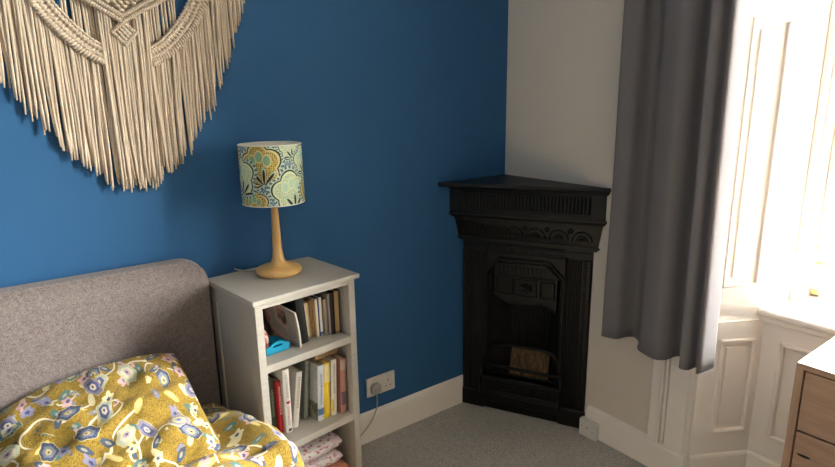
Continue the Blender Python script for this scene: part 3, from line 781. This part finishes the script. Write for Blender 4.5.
# flex: off the back of the base, down behind the bookcase and up to the socket
bm = NB()
back = B(.20, bd+.006, bt+.002)
pts = smoothpts([(LX-.05, LY+.055, LZ+.006), (LX-.085, LY+.085, bt+.004), (LX-.105, LY+.115, bt+.004), (LX-.115, back.y+.006, bt+.002), (LX-.11, -.013, bt-.05), (LX-.08, -.013, .6), (LX+.08, -.013, .25), (LX+.2, -.03, .02), (LX+.30, -.028, .012), (LX+.345, -.030, .045), (LX+.405, -.034, .10), (LX+.438, -.036, .16), (LX+.444, -.034, .21), (LX+.444, -.031, .222)], 6)
tube(bm, pts, .0028, 6); obj('flex', bm, M['flex'], lamp, smooth=True)
bm = NB(); px, pz = -.787, .248
pl = [(-.024, -.018), (-.014, -.026), (.014, -.026), (.024, -.018), (.024, .012), (.012, .024), (-.012, .024), (-.024, .012)]
prism(bm, pl, lambda p, q, d: Vector((px+p, -.0125-d, pz+q)), 0, .018); prism(bm, [(p*.55, q*.55) for p, q in pl], lambda p, q, d: Vector((px+p, -.0125-d, pz+q)), .018, .024)
bmesh.ops.bevel(bm, geom=list(bm.edges), offset=.0015, segments=1, affect='EDGES'); obj('plug', bm, M['plugm'], lamp)

# ------------------------------------------------------------------ sockets
sock = thing('socket', 'white double wall socket on the blue wall with a plug in its left outlet', 'socket', (-.752, -.001, .2085))
bm = NB(); box(bm, (-.826, -.0115, .2085), (-.680, 0, .2955), None, .003, 2); obj('face_plate', bm, M['plastic'], sock)
for cx in (-.787, -.718):
    bm = NB(); box(bm, (cx-.006, -.0155, .274), (cx+.006, -.011, .290), None, .001); obj('switch', bm, M['plastic'], sock)
for dx, dz, w, h in ((0, .016, .004, .008), (-.011, -.010, .0065, .004), (.011, -.010, .0065, .004)):
    bm = NB(); box(bm, (-.716+dx-w/2, -.0119, .246+dz-h/2), (-.716+dx+w/2, -.0110, .246+dz+h/2)); obj('pin_hole', bm, M['dark'], sock)
sock2 = thing('socket', 'small white surface socket box on the skirting right of the fireplace', 'socket', (-.03, -.59, .002))
bm = NB(); box(bm, (-.046, -.633, .001), (-.0225, -.545, .080), None, .002); obj('back_box', bm, M['plastic'], sock2)
bm = NB(); box(bm, (-.052, -.631, .003), (-.046, -.547, .078), None, .002); obj('face_plate', bm, M['plastic'], sock2)
for y, z in ((-.560, .048), (-.617, .040), (-.585, .05), (-.594, .05)):
    bm = NB(); box(bm, (-.0524, y-.0025, z-.002), (-.0518, y+.0025, z+.002)); obj('pin_hole', bm, M['dark'], sock2)

# ------------------------------------------------------------------ curtain
prof = [(-.03, -.715), (-.08, -.697), (-.118, -.690), (-.130, -.699), (-.122, -.729), (-.106, -.752), (-.060, -.763), (-.042, -.785), (-.070, -.822), (-.127, -.853), (-.148, -.893), (-.157, -.940), (-.130, -.966), (-.075, -.974), (-.062, -.993), (-.105, -1.012), (-.150, -1.030), (-.145, -1.056), (-.108, -1.062), (-.100, -1.072), (-.130, -1.081), (-.147, -1.091), (-.138, -1.100), (-.105, -1.104), (-.060, -1.106)]
line = smoothpts([(x, y, 0) for x, y in prof], 5); ZT = 2.54; NZ = 40
bm = NB(); rows = []
for j in range(NZ+1):
    z = .549+(ZT-.549)*j/NZ; row = []
    k = 1-.045*min(1.25, (z-.55)/1.2)
    for i, p in enumerate(line):
        wob = .006*noise.noise(Vector((p.y*9, z*1.3, 3)))
        row.append(bm.verts.new((p.x*(1-.10*(z-.55)/2)-.012+wob, -.69+(p.y+.69)*k, z)))
    rows.append(row)
for a, b in zip(rows, rows[1:]):
    for i in range(len(line)-1): bm.faces.new((a[i], a[i+1], b[i+1], b[i]))
cur = thing('curtain', 'long grey curtain hanging beside the window', 'curtain', (-.12, -.9, .549))
cc = obj('curtain_panel', bm, M['curtain'], cur, smooth=True)
md = cc.modifiers.new('thickness', 'SOLIDIFY'); md.thickness = .0025
bm = NB(); off = Vector((-.0022, 0, 0))
tube(bm, [(r.co.x, r.co.y, r.co.z) for r in []] or [(p.x-.012, p.y, .5505) for p in line], .0022, 6); obj('hem', bm, M['curtain'], cur, smooth=True)
pole = thing('curtain_pole', 'black curtain pole above the window', 'curtain pole', (-.115, -1.7, 2.56))
bm = NB(); tube(bm, [(-.115, -.60, 2.56), (-.115, -2.8, 2.56)], .014, 12); obj('pole', bm, M['iron'], pole, smooth=True)
for y in (-.64, -2.76):
    bm = NB(); tube(bm, [(-.001, y, 2.56), (-.115, y, 2.56)], .009, 8); lathe(bm, [(0, 0), (.03, 0), (.03, .006), (0, .006)], (0, 0, 0), 16)
    for v in bm.verts:
        if abs(v.co.y) < .2 and v.co.z < 1: v.co = Vector((-.001-v.co.z, y+v.co.x, 2.56+v.co.y))
    obj('bracket', bm, M['iron'], pole)

# ------------------------------------------------------------------ dresser under the window
DX, DY, DZ = -.267, -1.412, .75
dr = thing('chest_of_drawers', 'oak chest of drawers standing in front of the window', 'chest of drawers', (-.05, -1.85, 0))
DW = .88; DB = .155
bm = NB(); box(bm, (DX, DY-DW, DZ-.018), (DB, DY, DZ), None, .0015); obj('top', bm, M['oak'], dr)
for y in (DY-.020, DY-DW): 
    bm = NB(); box(bm, (DX, y, .10), (DB, y+.020, DZ-.018), None, .0015); obj('side_panel', bm, M['oakside'], dr)
bm = NB(); box(bm, (DX+.02, DY-DW+.02, 0.155), (DB, DY-.02, .172)); box(bm, (DB-.008, DY-DW+.02, .10), (DB, DY-.02, DZ-.018)); box(bm, (DX+.024, DY-DW+.02, .118), (DX+.030, DY-.02, DZ-.018)); obj('carcass', bm, M['dark'], dr)
hs = .1835
for k in range(3):
    z1 = DZ-.0215-k*hs; z0 = z1-hs+.0055
    bm = NB(); box(bm, (DX+.003, DY-DW+.0235, z0), (DX+.023, DY-.0235, z1), None, .0012); d = obj('drawer', bm, M['oak'], dr)
    for y in ((DY-.05, DY-DW+.05) if k else ()):
        bm = NB(); pts = [(y+.017*math.cos(2*PI*i/20), z1-.066+(.006*math.sin(2*PI*i/20) if math.sin(2*PI*i/20) < 0 else .002*math.sin(2*PI*i/20))) for i in range(20)]
        prism(bm, pts, lambda p, q, h: Vector((DX+h, p, q)), .0022, .006); obj('finger_pull', bm, M['dark'], d)
for y in (DY-.06, DY-DW+.06):
    for x in (DX+.05, DB-.05):
        bm = NB(); tube(bm, [(x, y, 0), (x, y, .10)], [.014, .02], 12); obj('leg', bm, M['oakside'], dr)

# ------------------------------------------------------------------ bed
bed = thing('bed', 'bed with grey brown upholstered headboard against the blue wall', 'bed', (-2.2, -1.05, 0))
hx1, hz = -1.4665, .980; poly = []
poly += [(-2.97, .08), (-2.97, hz-.09)]+[(-2.97+.09*(1-math.cos(a)), hz-.09+.09*math.sin(a)) for a in [PI/2*k/8 for k in range(1, 9)]]
poly += [(hx1-.085+.085*math.sin(a), hz-.075+.075*math.cos(a)) for a in [PI/2*k/10 for k in range(11)]]+[(hx1, .08)]
bm = NB(); prism(bm, poly, lambda p, q, d: Vector((p, -.036-d, q)), 0, .054)
bmesh.ops.bevel(bm, geom=[e for e in bm.edges if abs(e.verts[0].co.y-e.verts[1].co.y) < .001], offset=.012, segments=4, affect='EDGES', profile=.6)
hb = obj('headboard', bm, M['uph'], bed); shade_smooth_by_angle(hb, 40)
bm = NB(); box(bm, (-2.94, -2.05, .10), (-1.50, -.093, .46), None, .02, 3); obj('bed_base', bm, M['uph'], bed)
for x in (-2.85, -1.6):
    for y in (-1.95, -.2): bm = NB(); tube(bm, [(x, y, 0), (x, y, .11)], [.018, .026], 12); obj('leg', bm, M['oakside'], bed)

def sstep(a, b, x):
    t = max(0, min(1, (x-a)/(b-a))); return t*t*(3-2*t)
def edge_x(y): return -1.437-.10*max(0, y+.37)*1.25+.038*(1-sstep(-.48, -.38, y))
def ridge(x, y, ax, ay, bx, by, w, h):
    dx, dy = bx-ax, by-ay; L = math.hypot(dx, dy); t = max(0, min(1, ((x-ax)*dx+(y-ay)*dy)/L/L)); d = math.hypot(x-ax-dx*t, y-ay-dy*t)
    return h*math.exp(-(d/w)**2)
def top_z(x, y):
    z = .490
    z += ridge(x, y, -1.62, -.30, -1.46, -.40, .08, .030)
    z += ridge(x, y, -1.95, -.72, -1.46, -.58, .075, .045)
    z += ridge(x, y, -2.2, -.95, -1.5, -.85, .09, .04)
    z += ridge(x, y, -1.50, -.30, -1.44, -.52, .085, .022)
    z -= ridge(x, y, -1.75, -.60, -1.42, -.53, .022, .024)
    z += ridge(x, y, -2.2, -.66, -1.64, -.545, .085, .065)
    z -= ridge(x, y, -1.9, -.80, -1.45, -.62, .03, .02)
    z += .115*sstep(-1.93, -2.08, x)*math.exp(-((y+.12)/.22)**2)
    z += .016*noise.noise(Vector((x*5, y*5, .3)))+.010*noise.noise(Vector((x*11+3, y*7, 1.3)))+.004*noise.noise(Vector((x*25, y*25, 4)))
    return z
bm = NB(); uvl = bm.loops.layers.uv.new('UVMap'); NX, NY = 110, 120; gridv = []; R = .055
for j in range(NY+1):
    y = -.125-1.86*(j/NY)**1.15; row = []
    ex = edge_x(y)
    for i in range(NX+1):
        s = i/NX
        # arc length across: flat top, rounded edge, drop
        flat = (ex-R)-(-2.93); drop = .20; tot = flat+R*PI/2+drop
        if i == 0: pass
        q = (1-(1-s)**1.8)*tot
        if q < flat:
            x = -2.93+q; z = top_z(x, y)
        else:
            a = min((q-flat)/R, PI/2); x = ex-R+R*math.sin(a); z = top_z(ex-R, y)-R*(1-math.cos(a))
            if (q-flat)/R > PI/2:
                dd = q-flat-R*PI/2; z -= dd; x += -.05*dd+.012*math.sin(y*26)*min(1, dd/.1)*(1 if y < -.5 else .2)
        row.append((bm.verts.new((x, y, z)), (q, -y)))
    gridv.append(row)
for j in range(NY):
    for i in range(NX):
        c = (gridv[j][i], gridv[j+1][i], gridv[j+1][i+1], gridv[j][i+1]); f = bm.faces.new([k[0] for k in c])
        for lp, k in zip(f.loops, c): lp[uvl].uv = k[1]
dv = tag(obj('duvet', bm, M['bedding'], smooth=True), 'mustard floral duvet spread over the bed and bulging past the bookcase', 'duvet')
md = dv.modifiers.new('thickness', 'SOLIDIFY'); md.thickness = .022; md.offset = -1
# pillow propped against the headboard
PC = Vector((-1.838, -.290, .543)); tiltw = .135
Wd = Vector((.98, -.05, tiltw)).normalized(); Hd = Vector((-.22, .80, .55)).normalized(); Hd = (Hd-Wd*Hd.dot(Wd)*.6).normalized(); Nd = Wd.cross(Hd).normalized()
HW, HH, TH = .275, .225, .08
bm = NB(); uvl = bm.loops.layers.uv.new('UVMap'); NA, NBB = 56, 44
def pillow_pt(a, b, side):
    ear = 1-.075*(abs(a)*abs(b))**3; pin = 1-.045*(1-a*a) if False else 1
    w = a*HW*(1-.05*(1-b*b)*0)*ear; h = b*HH*(1-.06*(1-abs(a)**2)*-0)*ear
    h += .028*(1-a*a)*max(0, b)**2-.022*max(0, -a)**3*max(0, b); w += .02*a*(1-b*b)*(-1 if a > 0 else 0)
    th = TH*((1-abs(a)**3.2)*(1-abs(b)**3.2))**.55
    cr = .010*noise.noise(Vector((a*3-b*6, b*3+a*2, 9)))+.006*noise.noise(Vector((a*9-b*12, b*6+a*3, 5)))+.012*noise.noise(Vector((a*4, b*4, side*5)))+.012*noise.noise(Vector((a*2+b*5, b*2, 2)))*(1-a*a*b*b)
    if side > 0: cr += .020*math.exp(-((b-.25*a-.05)/.10)**2)*.6-.014*math.exp(-((b-.3*a+.22)/.09)**2)
    e = (1-a**8)*(1-b**8)
    return PC+Wd*w+Hd*h+Nd*(side*th+cr*e)
for side in (1, -1):
    gv = [[bm.verts.new(pillow_pt(2*i/NA-1, 2*j/NBB-1, side)) for j in range(NBB+1)] for i in range(NA+1)]
    for i in range(NA):
        for j in range(NBB):
            f = bm.faces.new((gv[i][j], gv[i+1][j], gv[i+1][j+1], gv[i][j+1]))
            for lp, (a, b) in zip(f.loops, ((i, j), (i+1, j), (i+1, j+1), (i, j+1))): lp[uvl].uv = (a/NA*.65+2.04+side*.5, b/NBB*.48+.33)
bmesh.ops.remove_doubles(bm, verts=bm.verts, dist=.0006)
tag(obj('pillow', bm, M['bedding'], smooth=True), 'pillow in a mustard floral case propped against the headboard', 'pillow')

# ------------------------------------------------------------------ macrame hanging
mac = thing('macrame_hanging', 'cream macrame wall hanging with long fringe on the blue wall', 'wall hanging', (-1.61, -.004, 1.21))
CX = -1.611
def bottom(dx):
    tab = [(0, 1.214), (.05, 1.235), (.149, 1.328), (.21, 1.42), (.272, 1.533), (.362, 1.756), (.372, 1.80), (.40, 1.9)] if dx > 0 else [(0, 1.214), (.09, 1.238), (.193, 1.336), (.258, 1.443), (.321, 1.558), (.36, 1.67), (.40, 1.9)]
    dx = abs(dx)
    for (a, b), (c, d) in zip(tab, tab[1:]):
        if a <= dx <= c: return b+(d-b)*(dx-a)/(c-a)
    return 1.9
ZD = 2.06
# V-shaped knotted bands: centre line of each from the middle panel up to the dowel
def band_c(side, t):
    P = smoothpts([Vector((.055, 0, 1.618)), Vector((.100, 0, 1.642)), Vector((.145, 0, 1.685)), Vector((.185, 0, 1.735)), Vector((.222, 0, 1.80)), Vector((.275, 0, 1.90)), Vector((.335, 0, ZD-.01))], 8)
    k = t*(len(P)-1); i = min(int(k), len(P)-2); p = P[i].lerp(P[i+1], k-i); d = (P[i+1]-P[i]).normalized()
    return Vector((CX+side*p.x, -.022, p.z)), Vector((side*d.x, 0, d.z))
def bandz(x):
    """height of the lower edge of the band above a given x"""
    s = 1 if x > CX else -1; best = None
    for k in range(61):
        p, d = band_c(s, k/60)
        if best is None or abs(p.x-x) < best[0]: best = (abs(p.x-x), p.z)
    return best[1]
for side in (-1, 1):
    bm = NB(); NSEG = 150
    for st in range(6):
        pts = []
        for k in range(NSEG+1):
            p, d = band_c(side, k/NSEG); nn = Vector((-d.z, 0, d.x)); ph = k/NSEG*2*PI*11+st*2*PI/3+(PI/3 if st > 2 else 0)
            lane = -.009 if st < 3 else .009
            pts.append(p+nn*(lane+.0085*math.sin(ph))+Vector((0, -.005*math.cos(2*ph), 0)))
        tube(bm, pts, .0045, 6)
    for e in (-1, 1):
        pts = []
        for k in range(NSEG+1):
            p, d = band_c(side, k/NSEG); nn = Vector((-d.z, 0, d.x)); pts.append(p+nn*e*.0195+Vector((0, -.003+.003*math.sin(k*1.3), 0)))
        tube(bm, pts, [.0045+.0016*math.sin(k*1.3) for k in range(NSEG+1)], 6)
    # row of half-hitch knots along the lower edge
    for k in range(46):
        p, d = band_c(side, (k+.5)/46); nn = Vector((-d.z, 0, d.x)); s = 1 if nn.z < 0 else -1
        q = p+nn*s*.024+Vector((0, -.004, 0)); tube(bm, [q-nn*.009-d*.003, q-Vector((0, .004, 0)), q+nn*.009+d*.003], [.003, .0052, .003], 6)
    obj('knotted_band', bm, M['cord'], mac, smooth=True)
def cord(bm, x, z0, z1, y, r, sway=.004, n=9, tail=True):
    pts = []; a = random.uniform(-1, 1)*sway; b = random.uniform(0, 6.28)
    for k in range(n+1):
        t = k/n; z = z0+(z1-z0)*t
        pts.append(Vector((x+a*t*t*2.2+.0012*math.sin(b+t*7), y-.0015*math.sin(b+t*5), z)))
    rs = [r]*(n+1)
    if tail: rs[-1] = r*.55
    tube(bm, pts, rs, 6)
bm = NB(); x = -.372
while x < .372:
    dx = x+random.uniform(-.0012, .0012); X = CX+dx; zt_ = bandz(X)-.012 if abs(dx) > .055 else 1.61
    zb = bottom(dx)+random.uniform(-.016, .014); zt_ = max(zt_, zb+.03)
    cord(bm, X, zt_, zb, -.013-random.random()*.008, random.uniform(.0037, .0045)); 
    if random.random() < .75: cord(bm, X+.003, zt_+.004, zb+random.uniform(.0, .03), -.007, .0035)
    x += .0072
obj('fringe', bm, M['cord'], mac, smooth=True, kind='stuff')
# central panel of knotted diamonds
bm = NB()
def dia(a, b, r, y=-.031):
    tube(bm, [Vector((CX+a[0], y, a[1])), Vector((CX+(a[0]+b[0])/2, y-.002, (a[1]+b[1])/2)), Vector((CX+b[0], y, b[1]))], r, 6)
ap = 1.711; AX = -.006
def hatch(x0, z0, x1, z1, zig):
    """a run of half-hitch knots from one point to another"""
    L = math.hypot(x1-x0, z1-z0); n = max(2, int(L/.0062)); ux, uz = (x1-x0)/L, (z1-z0)/L
    for k in range(n+1):
        px, pz = CX+x0+ux*L*k/n, z0+uz*L*k/n; s = .0055
        tube(bm, [Vector((px+uz*s-ux*.002, -.032, pz-ux*s-uz*.002)), Vector((px, -.0375, pz)), Vector((px-uz*s+ux*.002, -.032, pz+ux*s+uz*.002))], [.003, .0042, .003], 6)
    dia((x0, z0), (x1, z1), .004, -.029)
zc = ap; ztop = ZD-.02
hw = .14; SL = .6
for o2 in (0, .017, .07):
    hatch(AX, zc+o2, AX-hw, zc+o2+hw*SL, 0); hatch(AX, zc+o2, AX+hw, zc+o2+hw*SL, 0)
dr_ = .031; DH = .060
hatch(AX, zc-.003, AX-dr_, zc-.030, 0); hatch(AX, zc-.003, AX+dr_, zc-.030, 0); hatch(AX-dr_, zc-.030, AX, zc-DH-.003, 0); hatch(AX+dr_, zc-.030, AX, zc-DH-.003, 0)
def square_knots(cx, cz, nx, nz, p, inside):
    for i in range(-nx, nx+1):
        for j in range(-nz, nz+1):
            px, pz = cx+(i+(j % 2)*.5)*p, cz+j*p*.62
            if inside(px, pz):
                tube(bm, [Vector((CX+px-p*.42, -.028, pz)), Vector((CX+px-p*.2, -.035, pz+.002)), Vector((CX+px+p*.2, -.035, pz-.002)), Vector((CX+px+p*.42, -.028, pz))], [.003, .0055, .0055, .003], 6)
                tube(bm, [Vector((CX+px, -.026, pz-p*.34)), Vector((CX+px, -.031, pz)), Vector((CX+px, -.026, pz+p*.34))], .0042, 6)
square_knots(AX, zc-.031, 3, 5, .013, lambda x, z: abs(x-AX)/dr_+abs(z-(zc-.031))/.030 < .80)
square_knots(AX, zc+.16, 10, 20, .017, lambda x, z: z > zc+.030+abs(x-AX)*SL and z < ztop and abs(x-AX) < .135)
pb = [Vector((CX+AX+x, -.024, z)) for x, z in ((0, zc-.058), (-.029, zc-.030), (-.008, zc), (-.135, zc+.086), (-.135, ztop), (.135, ztop), (.135, zc+.086), (.008, zc), (.029, zc-.030))]
v1 = [bm.verts.new(p) for p in pb]; v2 = [bm.verts.new(p+Vector((0, .006, 0))) for p in pb]; bm.faces.new(v1); bm.faces.new(v2[::-1])
for i in range(len(v1)): bm.faces.new((v1[i], v2[i], v2[(i+1) % len(v1)], v1[(i+1) % len(v1)]))
obj('knotted_panel', bm, M['cord'], mac, smooth=True)
bm = NB(); x = -.066
while x < .066:
    ax = abs(x-AX)
    zt_ = zc-DH+ax*.95 if ax < .032 else zc+ax*SL-.004
    cord(bm, CX+x, zt_, bottom(x)+random.uniform(-.02, .03)+.012*(abs(x) < .02), -.026-random.random()*.006, random.uniform(.0034, .0042), .007, 12)
    if ax < .04: cord(bm, CX+x+.003, zc+ax*SL+.01, 1.55, -.018, .0040, .001, 6)
    if random.random() < .6: cord(bm, CX+x+.003, zt_-.002, bottom(x)+random.uniform(0, .04), -.019, .0036, .006, 12)
    x += .0066
obj('centre_fringe', bm, M['cord'], mac, smooth=True, kind='stuff')
# loose cords between dowel and bands
bm = NB()
for a, b, st in ((-.155, -.142, .0075), (-.128, -.064, .0068), (.064, .100, .0068), (.112, .122, .008), (.131, .150, .008)):
    x = a
    while x < b:
        zt_ = min(ZD-.01, 2.05); cord(bm, CX+x, zt_, bandz(CX+x)+.004, -.012-random.random()*.006, .0036, .001, 6, False); x += st*random.uniform(.85, 1.2)
obj('hanging_cords', bm, M['cord'], mac, smooth=True, kind='stuff')
bm = NB(); tube(bm, [(CX-.45, -.022, ZD), (CX+.45, -.022, ZD)], .013, 14); obj('dowel', bm, M['dowel'], mac, smooth=True)
bm = NB(); tube(bm, [(CX-.36, -.022, ZD+.012), (CX, -.008, ZD+.30), (CX+.36, -.022, ZD+.012)], .003, 6); tube(bm, [(CX, 0, ZD+.295), (CX, -.02, ZD+.297)], .004, 8)
obj('hanging_cord', bm, M['cord'], mac)

# ------------------------------------------------------------------ light: overcast sky through the window
w = bpy.data.worlds.new('sky'); scn.world = w; w.use_nodes = True; nt = w.node_tree
bg = nt.nodes['Background']; tc = nt.nodes.new('ShaderNodeTexCoord'); sp = nt.nodes.new('ShaderNodeSeparateXYZ'); rp = nt.nodes.new('ShaderNodeValToRGB')
nt.links.new(tc.outputs['Generated'], sp.inputs[0]); nt.links.new(sp.outputs[2], rp.inputs[0]); nt.links.new(rp.outputs[0], bg.inputs[0])
rp.color_ramp.elements[0].position = -.0; rp.color_ramp.elements[0].color = (.22, .22, .2, 1); rp.color_ramp.elements[1].position = .35; rp.color_ramp.elements[1].color = (1, .955, .905, 1)
bg.inputs[1].default_value = 44
la = bpy.data.lights.new('window_daylight', 'AREA'); la.shape = 'RECTANGLE'; la.size = 1.7; la.size_y = 1.02; la.cycles.is_portal = True
lo = bpy.data.objects.new('window_daylight', la); COL.objects.link(lo); lo.location = (.57, -1.70, 1.58)
lo.rotation_euler = Vector((-1, 0, 0)).to_track_quat('-Z', 'Y').to_euler(); 
la.size, la.size_y = 1.06, 1.76

# ------------------------------------------------------------------ camera
cd = bpy.data.cameras.new('camera'); co = bpy.data.objects.new('camera', cd); COL.objects.link(co); scn.camera = co
cd.sensor_width = 36; cd.lens = 36*569.573/835; cd.clip_start = .05
r_ = Vector((.80183031, -.59737214, -.01465208)); u_ = Vector((.15037929, .17799612, .97247285)); f_ = Vector((.57832017, .78196158, -.23255508))
mw = Matrix(((r_.x, u_.x, -f_.x, -1.98131583), (r_.y, u_.y, -f_.y, -1.95878644), (r_.z, u_.z, -f_.z, 1.48388515), (0, 0, 0, 1)))
co.matrix_world = mw
scn.view_settings.view_transform = 'Standard'; scn.view_settings.look = 'None'; scn.view_settings.gamma = 1; scn.view_settings.use_curve_mapping = False
scn.view_settings.exposure = 1.95
scn.cycles.max_bounces = 10; scn.cycles.diffuse_bounces = 8; scn.cycles.transparent_max_bounces = 12
scn.cycles.use_denoising = True
scn.cycles.sample_clamp_indirect = 8
